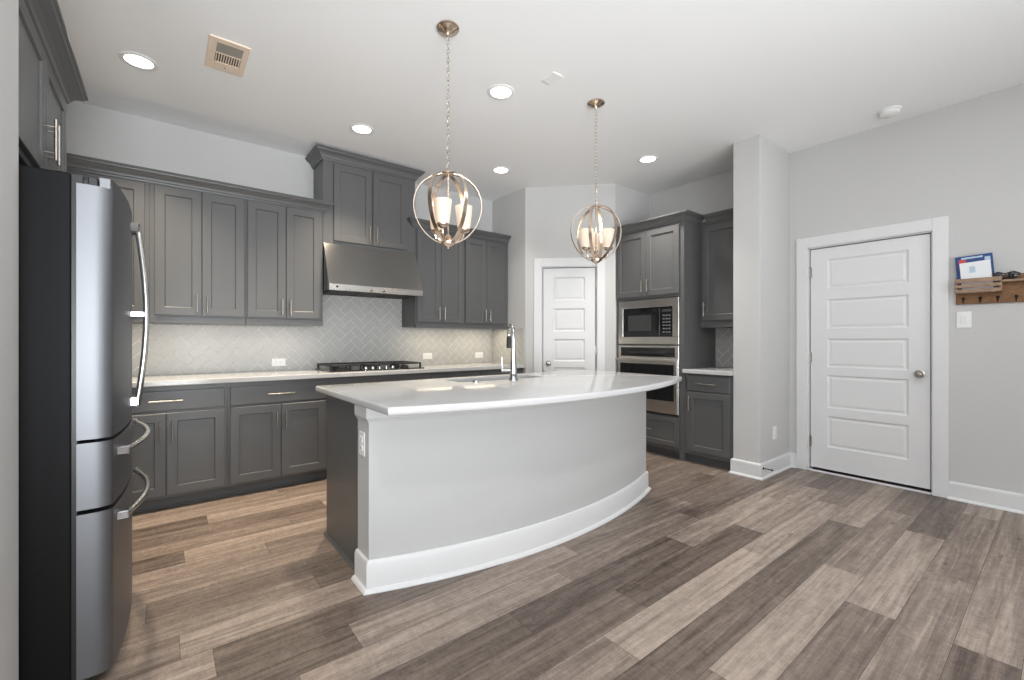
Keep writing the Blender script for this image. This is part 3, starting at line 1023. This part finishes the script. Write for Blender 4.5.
b = MB().lathe([(0.0001, 0), (0.024, 0), (0.024, 0.004), (0.018, 0.007), (0.018, 0.012), (0.012, 0.016), (0.0001, 0.017)], n=20)
o = b.build('air_switch', CHROME, None, 40); o.location = (1.655, 2.488, 0.915)
tag(o, 'small round chrome button on the island countertop beside the sink', 'button')

# ------------------------------------------------------------------ oven tower and its neighbours (fronts face -x)
XO = 4.04
RZ = -PI / 2
t = thing('oven_cabinet', 'tall grey cabinet tower holding the microwave and wall oven', 'cabinet', (XO, 3.196, 0), RZ)
TW = 0.829
b = MB()
dp = 0.626
b.box(0, 0.030, 0, dp, 0.0, 2.41).box(TW - 0.048, TW, 0, dp, 0.0, 2.41)
b.box(0.03, TW - 0.048, 0, dp, 1.640, 2.41).box(0.03, TW - 0.048, 0, dp, 1.142, 1.153).box(0.03, TW - 0.048, 0, dp, 0.085, 0.440)
b.box(0.03, TW - 0.048, dp - 0.02, dp, 0.44, 1.64)
b.build('body', CAB, t)
MB().box(0.03, TW - 0.048, 0.055, 0.10, 0, 0.085).build('toe_kick', TOE, t)
cab_door(t, 0.012, 0.394, 1.668, 2.358, handle='r', hz=1.775, hl=0.13)
cab_door(t, 0.400, 0.782, 1.668, 2.358, handle='l', hz=1.775, hl=0.13)
cab_drawer(t, 0.012, 0.782, 0.125, 0.418, True)
MB().sweep(crown_prof(2.378), [(0, 0), (TW, 0), (TW, 0.30)]).build('crown_moulding', CAB, t)

# microwave
t = thing('microwave', 'stainless built-in microwave with black glass front above the wall oven', 'microwave', (XO + 0.013, 3.160, 1.156), RZ)
mw, mh = 0.742, 0.476
b = MB()
b.box(0, mw, -0.024, -0.002, 0, 0.076, 0.003).box(0, mw, -0.024, -0.002, mh - 0.086, mh, 0.003).box(0, 0.062, -0.024, -0.002, 0.076, mh - 0.086, 0.003).box(mw - 0.072, mw, -0.024, -0.002, 0.076, mh - 0.086, 0.003)
b.build('trim_frame', STEEL_H, t)
MB().box(0.02, mw - 0.03, -0.003, 0.45, 0.02, mh - 0.02).build('housing', DARKM, t)
dr = MB().box(0.063, 0.520, -0.017, -0.004, 0.077, mh - 0.087, 0.003).build('door', BLACKG, t)
MB().box(0.125, 0.415, -0.0185, -0.0165, 0.140, 0.310, 0.0005).build('window', mat('microwave_mesh_window', (0.05, 0.05, 0.05, 1), 0.25, vary=0.2, vscale=400), dr)
cp = MB().box(0.523, mw - 0.073, -0.017, -0.004, 0.077, mh - 0.087, 0.003).build('control_panel', BLACKG, t)
MB().box(0.555, mw - 0.085, -0.018, -0.016, 0.335, 0.360).build('display', mat('display_glass', (0.05, 0.06, 0.06, 1), 0.1, vary=0.1), cp)
KEY = mat('grey_key_print', (0.16, 0.16, 0.16, 1), 0.4, vary=0.05)
for r_ in range(6):
    for c_ in range(3):
        MB().box(0.558 + c_ * 0.033, 0.580 + c_ * 0.033, -0.018, -0.0165, 0.120 + r_ * 0.034, 0.134 + r_ * 0.034).build('key', KEY, cp)

# wall oven
t = thing('wall_oven', 'stainless wall oven with black window built in below the microwave', 'oven', (XO + 0.013, 3.162, 0.4425), RZ)
ow, oh = 0.742, 0.698
b = MB()
b.box(0, ow, -0.022, -0.002, 0.003, oh, 0.003)
b.build('frame', STEEL_H, t)
MB().box(0.02, ow - 0.02, -0.003, 0.45, 0.02, oh - 0.02).build('housing', DARKM, t)
cpn = MB().box(0.036, ow - 0.040, -0.026, -0.020, 0.582, 0.678, 0.002).build('control_panel', BLACKG, t)
MB().box(0.14, 0.60, -0.0268, -0.0255, 0.612, 0.640).build('display', mat('oven_display', (0.03, 0.03, 0.032, 1), 0.15, vary=0.4, vscale=60), cpn)
b = MB().box(0.004, ow - 0.004, -0.042, -0.021, 0.010, 0.560, 0.003)
od = b.build('door', STEEL_H, t)
MB().box(0.042, ow - 0.042, -0.0445, -0.041, 0.137, 0.507, 0.001).build('window', BLACKG, od)
b = MB().box(0.0, ow, -0.085, -0.068, 0.532, 0.556, 0.005, seg=2)
for xx in (0.03, ow - 0.055):
    b.box(xx, xx + 0.025, -0.070, -0.041, 0.536, 0.552)
b.build('handle', STEEL_H, od)
MB().box(0.004, ow - 0.004, -0.03, -0.0135, -0.006, 0.006).build('vent_strip', BLACKP, t)

# base cabinet right of the tower
t = thing('base_cabinet', 'single-door grey base cabinet with a drawer between the oven tower and the pillar', 'cabinet', (XO, 2.3655, 0), RZ)
BW = 0.478
MB().box(0, BW, 0, 0.626, 0.085, 0.876, 0.0015).build('body', CAB, t)
MB().box(0, BW, 0.055, 0.10, 0, 0.085).build('toe_kick', TOE, t)
cab_drawer(t, 0.042, 0.452, 0.710, 0.853, hl=0.19)
cab_door(t, 0.042, 0.452, 0.123, 0.696, handle='l', hz=0.585)
o = MB().box(4.002, XR - 0.001, 1.888, 2.3655, 0.8762, 0.915, 0.005, seg=2).build('countertop', QUARTZ)
tag(o, 'short white quartz countertop in the nook right of the wall oven', 'countertop')
# wall cabinet right of the tower
t = thing('wall_cabinet', 'single-door grey wall cabinet between the oven tower and the pillar', 'cabinet', (4.345, 2.3655, 1.325), RZ)
MB().box(0, BW, 0, 0.3235, 0.0, 1.085, 0.0015).box(0, BW, -0.004, 0.02, 0, 0.050, 0.003).build('body', CAB, t)
cab_door(t, 0.030, 0.452, 0.072, 1.030, handle='l', hz=0.185)
MB().sweep(crown_prof(1.053), [(0.0665, 0), (BW, 0)]).build('crown_moulding', CAB, t)

# ------------------------------------------------------------------ refrigerator (front faces +x; local -y is the front)
FZ = PI / 2
fr = thing('refrigerator', 'stainless french-door refrigerator with black sides by the near left wall', 'refrigerator', (-0.145, 2.090, 0), FZ)
FW = 0.912
MB().box(0.004, FW - 0.004, 0.100, 0.800, 0.030, 1.765, 0.004).build('body', FRSIDE, fr)
MB().box(0.01, FW - 0.01, 0.086, 0.102, 0.03, 1.745).build('gasket', BLACKP, fr)
MB().box(0.02, FW - 0.02, 0.06, 0.75, 0.0, 0.032).build('base_grille', BLACKP, fr)


def fy_(x):
    q = (x - FW / 2) / (FW / 2)
    return -0.034 * (1 - abs(q) ** 2.2)


def fr_panel(name, x0, x1, z0, z1, outer_l, outer_r):
    """door leaf with a bowed front and rounded outer edges"""
    pts = []
    N = 22
    rr = 0.030
    for k in range(N + 1):
        x = x0 + (x1 - x0) * k / N
        y = fy_(x)
        if outer_l and x - x0 < rr:
            continue
        if outer_r and x1 - x < rr:
            continue
        pts.append((x, y))
    if outer_l:
        for k in range(7):
            a = PI / 2 * k / 6
            pts.insert(0, (x0 + rr - rr * math.sin(a), fy_(x0 + rr) + 0.055 * (1 - math.cos(a))))
    if outer_r:
        for k in range(7):
            a = PI / 2 * k / 6
            pts.append((x1 - rr + rr * math.sin(a), fy_(x1 - rr) + 0.055 * (1 - math.cos(a))))
    poly = pts + [(x1, 0.087), (x0, 0.087)]
    b = MB().prism(poly, z0, z1)
    if z1 > 1.6:      # raised front lip ahead of the hinge covers
        lip = [p for p in pts if p[1] < 0.004]
        b.prism(lip + [(lip[-1][0], 0.030), (lip[0][0], 0.030)], z1 - 0.001, z1 + 0.034)
    return b.build(name, STEEL_V, fr, 35)


def fr_handle(parent, pts, r=0.013):
    b = MB()
    b.tube(pts, r, 12)
    b.build('handle', CHROME, parent, 40)


HSTEEL = steel('handle_stainless', (0.66, 0.65, 0.63, 1), 0.20)
dl = fr_panel('door', 0.0, 0.4545, 0.858, 1.734, True, False)
dr_ = fr_panel('door', 0.4575, FW, 0.858, 1.734, False, True)
md = fr_panel('middle_drawer', 0.0, FW, 0.618, 0.846, True, True)
fz = fr_panel('freezer_drawer', 0.0, FW, 0.040, 0.603, True, True)


def bow_handle_v(parent, x, z0, z1):
    base = fy_(x)
    b = MB()
    pts = []
    for k in range(17):
        s_ = k / 16
        pts.append((x, base - 0.020 - 0.032 * math.sin(PI * s_), z0 + (z1 - z0) * s_))
    b.tube(pts, 0.011, 12)
    b.build('handle', HSTEEL, parent, 40)
    for z in (z0, z1 - 0.04):
        MB().box(x - 0.014, x + 0.014, base - 0.030, base + 0.004, z, z + 0.040, 0.004).build('handle_mount', CHROME, parent)
    MB().box(x - 0.008, x + 0.008, base - 0.048, base + 0.004, 1.300, 1.325, 0.003).build('handle_mount', CHROME, parent)


def bow_handle_h(parent, z, x0=0.10, x1=FW - 0.10):
    b = MB()
    pts = []
    for k in range(21):
        s_ = k / 20
        x = x0 + (x1 - x0) * s_
        pts.append((x, fy_(x) - 0.020 - 0.036 * math.sin(PI * s_), z))
    b.tube(pts, 0.011, 12)
    b.build('handle', HSTEEL, parent, 40)
    for x in (x0, x1):
        MB().box(x - 0.016, x + 0.016, fy_(x) - 0.031, fy_(x) + 0.008, z - 0.016, z + 0.016, 0.004).build('handle_mount', CHROME, parent)


bow_handle_v(dl, 0.418, 0.915, 1.705)
bow_handle_v(dr_, 0.494, 0.915, 1.705)
bow_handle_h(md, 0.790)
bow_handle_h(fz, 0.550)
for xx in (0.012, FW - 0.112):
    b = MB().box(xx, xx + 0.085, 0.034, 0.060, 1.7345, 1.766, 0.003).box(xx + 0.01, xx + 0.07, 0.058, 0.072, 1.7345, 1.756, 0.002).box(xx, xx + 0.085, 0.070, 0.140, 1.7345, 1.768, 0.003)
    b.build('hinge_cover', BLACKP, fr)

# cabinet above the refrigerator
t = thing('wall_cabinet', 'deep grey two-door cabinet above the refrigerator with long bar pulls', 'cabinet', (-0.392, 2.0575, 1.845), FZ)
OW = 1.015
MB().box(0, OW, 0, 0.610, 0.0, 0.56, 0.0015).build('body', CAB, t)
cab_door(t, 0.012, 0.506, 0.022, 0.512, handle='r', hz=0.160, hl=0.165)
cab_door(t, 0.512, 0.990, 0.022, 0.512, handle='l', hz=0.160, hl=0.165)
MB().sweep([(o_ * 1.3, 0.515 + h_ * 1.05) for o_, h_ in CROWN], [(0, 0), (OW, 0), (OW, 0.60)]).build('crown_moulding', CAB, t)
# tall side panel of the refrigerator niche
o = MB().box(-0.98, -0.376, 3.050, 3.070, 0.0, 1.8445, 0.001).build('side_panel', CAB)
tag(o, 'grey tall end panel on the far side of the refrigerator', 'panel')


# ------------------------------------------------------------------ pendants
RGT = Vector((0.78456, -0.62005, 0)); FWD = Vector((0.62005, 0.78456, 0))


def pendant(label, x, y, zt, zb, ring0, phis):
    t = thing('pendant_light', label, 'pendant light', (x, y, zb), 0, 'orb pendants over the island')
    hh = zt - zb
    zc = H - zb
    MB().lathe([(0.0001, zc), (0.064, zc), (0.064, zc - 0.006), (0.058, zc - 0.012), (0.036, zc - 0.018), (0.030, zc - 0.026), (0.012, zc - 0.034), (0.008, zc - 0.044), (0.0001, zc - 0.045)], n=32).build('canopy', BRONZE, t, 40)
    ch = MB()
    z = zc - 0.043
    k = 0
    zend = hh + 0.012
    n = max(4, int(round((z - zend) / 0.026)))
    st = (z - zend) / n
    for k in range(n):
        c = z - st * (k + 0.5)
        aa = (0.5 if k % 2 else 0.0) * PI + 0.6
        pts = []
        for q in range(12):
            a = 2 * PI * q / 12
            rx, rz_ = 0.0075 * math.cos(a), (st * 0.5 + 0.0035) * math.sin(a)
            pts.append((rx * math.cos(aa), rx * math.sin(aa), c + rz_))
        ch.tube(pts, 0.0017, 6, closed=True)
    ch.build('chain', BRONZE, t, 60)
    # three crossing flat bands, egg-shaped
    for i in range(3):
        b = MB()
        ang = ring0 + i * PI / 3
        d = RGT * math.cos(ang) + FWD * math.sin(ang)
        nrm = Vector((-d.y, d.x, 0))
        N = 64
        rows = []
        bw = 0.011
        for q in range(N):
            a = 2 * PI * q / N
            rad = 0.192 * math.sin(a) * (1 + 0.10 * math.cos(a))
            zz = hh / 2 + (hh / 2 - 0.004) * math.cos(a)
            rad2 = 0.1875 * math.sin(a) * (1 + 0.10 * math.cos(a))
            zz2 = hh / 2 + (hh / 2 - 0.0085) * math.cos(a)
            po = d * rad + Vector((0, 0, zz)); pi_ = d * rad2 + Vector((0, 0, zz2))
            rows.append([b.bm.verts.new(p) for p in (po - nrm * bw, po + nrm * bw, pi_ + nrm * bw, pi_ - nrm * bw)])
        for q in range(N):
            A_, B_ = rows[q], rows[(q + 1) % N]
            for m in range(4):
                b.bm.faces.new((A_[m], A_[(m + 1) % 4], B_[(m + 1) % 4], B_[m]))
        b.build('band', BRONZE, t, 40)
    b = MB()
    b.lathe([(0.0001, hh + 0.016), (0.010, hh + 0.014), (0.012, hh + 0.006), (0.034, hh + 0.001), (0.036, hh - 0.010), (0.0001, hh - 0.012)], n=24)
    b.lathe([(0.006, hh - 0.01), (0.006, 0.03)], n=12, caps=False)
    b.build('stem', BRONZE, t, 40)
    MB().lathe([(0.0001, -0.022), (0.006, -0.020), (0.009, -0.010), (0.024, -0.004), (0.040, 0.008), (0.042, 0.018), (0.026, 0.030), (0.012, 0.060), (0.0001, 0.062)], n=24).build('hub', BRONZE, t, 40)
    for ph in phis:
        a = math.radians(ph)
        d = RGT * math.cos(a) + FWD * math.sin(a)
        rad = 0.092
        pts = []
        for q in range(11):
            s_ = q / 10
            pts.append(d * (0.02 + (rad - 0.02) * math.sin(s_ * PI / 2)) + Vector((0, 0, 0.040 - 0.022 * math.sin(PI * s_) + 0.040 * s_ ** 2)))
        ar = MB().tube(pts, 0.005, 8)
        ar.build('arm', BRONZE, t, 40)
        c = d * rad
        MB().lathe([(0.0001, 0.094), (0.010, 0.094), (0.030, 0.106), (0.035, 0.114), (0.0345, 0.120), (0.0001, 0.120)], (c.x, c.y, -0.020), 20).build('shade_holder', BRONZE, t, 40)
        sh = MB().lathe([(0.034, 0.121), (0.038, 0.135), (0.0455, 0.20), (0.0500, 0.250), (0.0470, 0.250), (0.0425, 0.20), (0.035, 0.137), (0.031, 0.124)], (c.x, c.y, -0.020), 24, caps=False).build('shade', SHADE, t, 40)
        MB().lathe([(0.0001, 0.124), (0.012, 0.126), (0.012, 0.150), (0.024, 0.180), (0.026, 0.200), (0.018, 0.222), (0.0001, 0.230)], (c.x, c.y, -0.020), 16).build('bulb', BULB, sh, 60)
        l = bpy.data.lights.new('bulb_lamp', 'POINT')
        l.energy = 0.35; l.color = (1, 0.88, 0.74); l.shadow_soft_size = 0.025
        lo = bpy.data.objects.new('bulb_lamp', l); COL.objects.link(lo)
        lo.location = (x + c.x, y + c.y, zb + 0.252)
    return t


pendant('orb pendant with three frosted shades hanging over the near end of the island', 1.270, 2.194, 2.152, 1.738, math.radians(8), (-100, 20, 140))
pendant('orb pendant with three frosted shades hanging over the far end of the island', 2.542, 2.201, 2.205, 1.785, math.radians(6), (92, -28, 212))

# ------------------------------------------------------------------ ceiling fixtures
CL = ['recessed ceiling light nearest the refrigerator and the ceiling vent',
      'recessed ceiling light just in front of the tall cabinet above the hood',
      'recessed ceiling light between the two orb pendants, beside the small white plate',
      'recessed ceiling light in front of the far back corner, right of the near pendant',
      'recessed ceiling light right of the far pendant, in front of the oven tower']
first = None
for (x, y), lb in zip(CANS, CL):
    if first is None:
        t = thing('ceiling_light', lb, 'ceiling light', (x, y, H), 0, 'recessed ceiling lights')
        MB().lathe([(0.098, 0.0), (0.098, -0.003), (0.090, -0.007), (0.074, -0.006), (0.070, 0.0)], n=36, caps=False).build('trim_ring', PLATE, t, 40)
        MB().lathe([(0.0001, -0.0035), (0.071, -0.0035), (0.071, -0.001), (0.0001, -0.001)], n=32).build('lens', LENS, t, 40)
        first = t
    else:
        t = copy_tree(first)
        t.location = (x, y, H)
        t['label'] = lb

t = thing('air_vent', 'cream metal air register in the ceiling near the refrigerator', 'air vent', (0.313, 3.272, H), 0)
b = MB()
hx, hy = 0.105, 0.183
ox0, ox1, oya, oyb, oyc, oyd = -0.062, 0.072, -0.135, -0.030, -0.018, 0.085
b.box(-hx, ox0, -hy, hy, -0.008, 0, 0.002).box(ox1, hx, -hy, hy, -0.008, 0, 0.002)
b.box(ox0, ox1, -hy, oya, -0.008, 0, 0.002).box(ox0, ox1, oyb, oyc, -0.008, 0, 0.002).box(ox0, ox1, oyd, hy, -0.008, 0, 0.002)
b.build('frame', CREAM, t)
MB().box(ox0, ox1, oya, oyd, -0.003, -0.0005).build('duct', DARKM, t)
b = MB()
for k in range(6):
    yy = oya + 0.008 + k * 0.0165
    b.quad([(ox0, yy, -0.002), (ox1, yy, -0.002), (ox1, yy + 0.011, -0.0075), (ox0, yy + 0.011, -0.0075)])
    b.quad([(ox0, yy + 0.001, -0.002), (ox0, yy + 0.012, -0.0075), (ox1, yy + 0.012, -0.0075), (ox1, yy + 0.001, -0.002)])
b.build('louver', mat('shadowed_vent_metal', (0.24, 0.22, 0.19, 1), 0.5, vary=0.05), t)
b = MB()
for k in range(10):
    xx = ox0 + 0.004 + k * 0.0134
    b.box(xx, xx + 0.006, oyc, oyd, -0.0075, -0.002)
b.build('vane', CREAM, t)
MB().lathe([(0.0001, -0.0105), (0.004, -0.010), (0.005, -0.008), (0.0001, -0.0075)], (0.0, 0.135, 0), 12).build('screw', DARKM, t)

t = thing('smoke_detector', 'round white smoke detector on the ceiling close to the right wall', 'smoke detector', (4.40, 0.865, H), 0)
MB().lathe([(0.0001, 0), (0.072, 0), (0.072, -0.010), (0.066, -0.014)], n=32).lathe([(0.064, -0.012), (0.062, -0.034), (0.050, -0.042), (0.0001, -0.043)], n=32).build('housing', PLATE, t, 40)
MB().lathe([(0.0001, -0.0425), (0.012, -0.0425), (0.011, -0.046), (0.0001, -0.0465)], (0.02, 0.01, 0), 16).build('test_button', mat('pale_grey_plastic', (0.6, 0.6, 0.6, 1), 0.4, vary=0.02), t, 40)
t = thing('ceiling_plate', 'small blank white square plate on the ceiling between the pendants', 'cover plate', (2.063, 2.175, H), 0)
MB().box(-0.045, 0.045, -0.062, 0.062, -0.007, 0, 0.003).build('plate', PLATE, t)
MB().lathe([(0.0001, -0.0085), (0.004, -0.0082), (0.0045, -0.007), (0.0001, -0.0068)], (0, 0.04, 0), 10).lathe([(0.0001, -0.0085), (0.004, -0.0082), (0.0045, -0.007), (0.0001, -0.0068)], (0, -0.04, 0), 10).build('screw', PLATE, t)

# ------------------------------------------------------------------ rustic mail rack on the right wall (front faces -x; local x runs towards the camera)
t = thing('mail_rack', 'rustic brown wooden mail and key rack on the wall right of the white door', 'rack', (XR - 0.0005, 0.530, 1.465), RZ)
RL = 0.66
MB().box(0, RL, -0.018, 0, 0.0, 0.198, 0.003).build('back_board', RUST, t)
b = MB()
b.box(0.0, 0.235, -0.078, -0.066, 0.150, 0.182, 0.003).box(0.0, 0.235, -0.078, -0.066, 0.115, 0.140, 0.003).box(0.0, 0.235, -0.078, -0.066, 0.078, 0.105, 0.003)
b.box(0.0, 0.012, -0.066, -0.018, 0.078, 0.185, 0.002).box(0.223, 0.235, -0.066, -0.018, 0.078, 0.185, 0.002).box(0.012, 0.223, -0.066, -0.018, 0.076, 0.086)
b.build('mail_pocket', RUST2, t)
MB().box(0.235, RL, -0.062, -0.018, 0.142, 0.158, 0.002).build('shelf', RUST2, t)
for hx_ in (0.042, 0.128, 0.213, 0.30, 0.385, 0.47, 0.555):
    b = MB()
    b.lathe([(0.0001, 0), (0.011, 0), (0.011, 0.003), (0.0001, 0.004)], (hx_, -0.018, 0.040), 12, axis='y')
    b.tube([(hx_, -0.020, 0.040), (hx_, -0.036, 0.034), (hx_, -0.044, 0.024), (hx_, -0.042, 0.014), (hx_, -0.050, 0.010), (hx_, -0.056, 0.020)], 0.0042, 8)
    b.build('hook', HOOKM, t, 50)
# printed blue folder standing in the pocket
t = thing('printed_folder', 'blue printed folder standing in the mail pocket behind a white envelope', 'folder', (XR - 0.030, 0.424, 1.556), RZ)
lean = 0.0
b = MB().box(-0.092, 0.098, -0.004, 0.002, 0.0, 0.262, 0.001)
ff = b.build('cover', BLUE, t); ff.rotation_euler = (0.06, -0.06, 0)
MB().box(-0.074, -0.036, -0.0052, -0.0042, 0.175, 0.238).build('red_panel', REDP, ff)
MB().box(-0.060, 0.050, -0.0050, -0.0042, 0.240, 0.252).build('pale_strip', PALEB, ff)
MB().box(0.058, 0.086, -0.0052, -0.0042, 0.195, 0.240).build('pale_panel', PALEB, ff)
t = thing('envelope', 'white envelope leaning in the mail pocket in front of the blue folder', 'envelope', (XR - 0.050, 0.424, 1.556), RZ)
b = MB().box(-0.068, 0.088, -0.002, 0.001, 0.0, 0.212, 0.0008)
ef = b.build('sheet', PAPER, t); ef.rotation_euler = (0.05, -0.07, 0)
MB().box(-0.020, 0.010, -0.0028, -0.0019, 0.135, 0.180).build('printed_mark', PALEB, ef)
# sunglasses-like black case lying on the rack's shelf
t = thing('sunglasses', 'black sunglasses lying on the shelf of the wooden rack', 'sunglasses', (XR - 0.042, 0.280, 1.6235), RZ)
for sx_ in (-0.036, 0.036):
    b = MB().lathe([(0.0001, 0.002), (0.020, 0.003), (0.026, 0.0), (0.026, -0.004), (0.0001, -0.003)], (sx_, -0.012, 0.028), 18, axis='y')
    b.build('lens', BLACKG, t, 50)
b = MB()
b.tube([(-0.066, -0.012, 0.038), (-0.036, -0.016, 0.054), (0.0, -0.014, 0.040), (0.036, -0.016, 0.054), (0.066, -0.012, 0.038)], 0.004, 8)
b.tube([(-0.066, -0.012, 0.038), (-0.064, 0.010, 0.030), (0.030, 0.016, 0.012)], 0.004, 8)
b.tube([(0.066, -0.012, 0.038), (0.064, 0.008, 0.030), (-0.030, 0.012, 0.006)], 0.004, 8)
b.build('frame', BLACKP, t, 50)

# door stop on the pillar baseboard
t = thing('door_stop', 'dark spring door stop on the white baseboard at the pillar corner', 'door stop', (4.052, 1.639, 0.095), 0)
MB().lathe([(0.0001, 0), (0.011, 0), (0.010, 0.006), (0.0045, 0.010), (0.0045, 0.066), (0.0001, 0.067)], (0, 0, 0), 12, axis='y').build('rod', HOOKM, t, 40)
MB().lathe([(0.0001, 0.064), (0.0075, 0.064), (0.0075, 0.078), (0.0001, 0.080)], (0, 0, 0), 12, axis='y').build('tip', DARKM, t, 40)
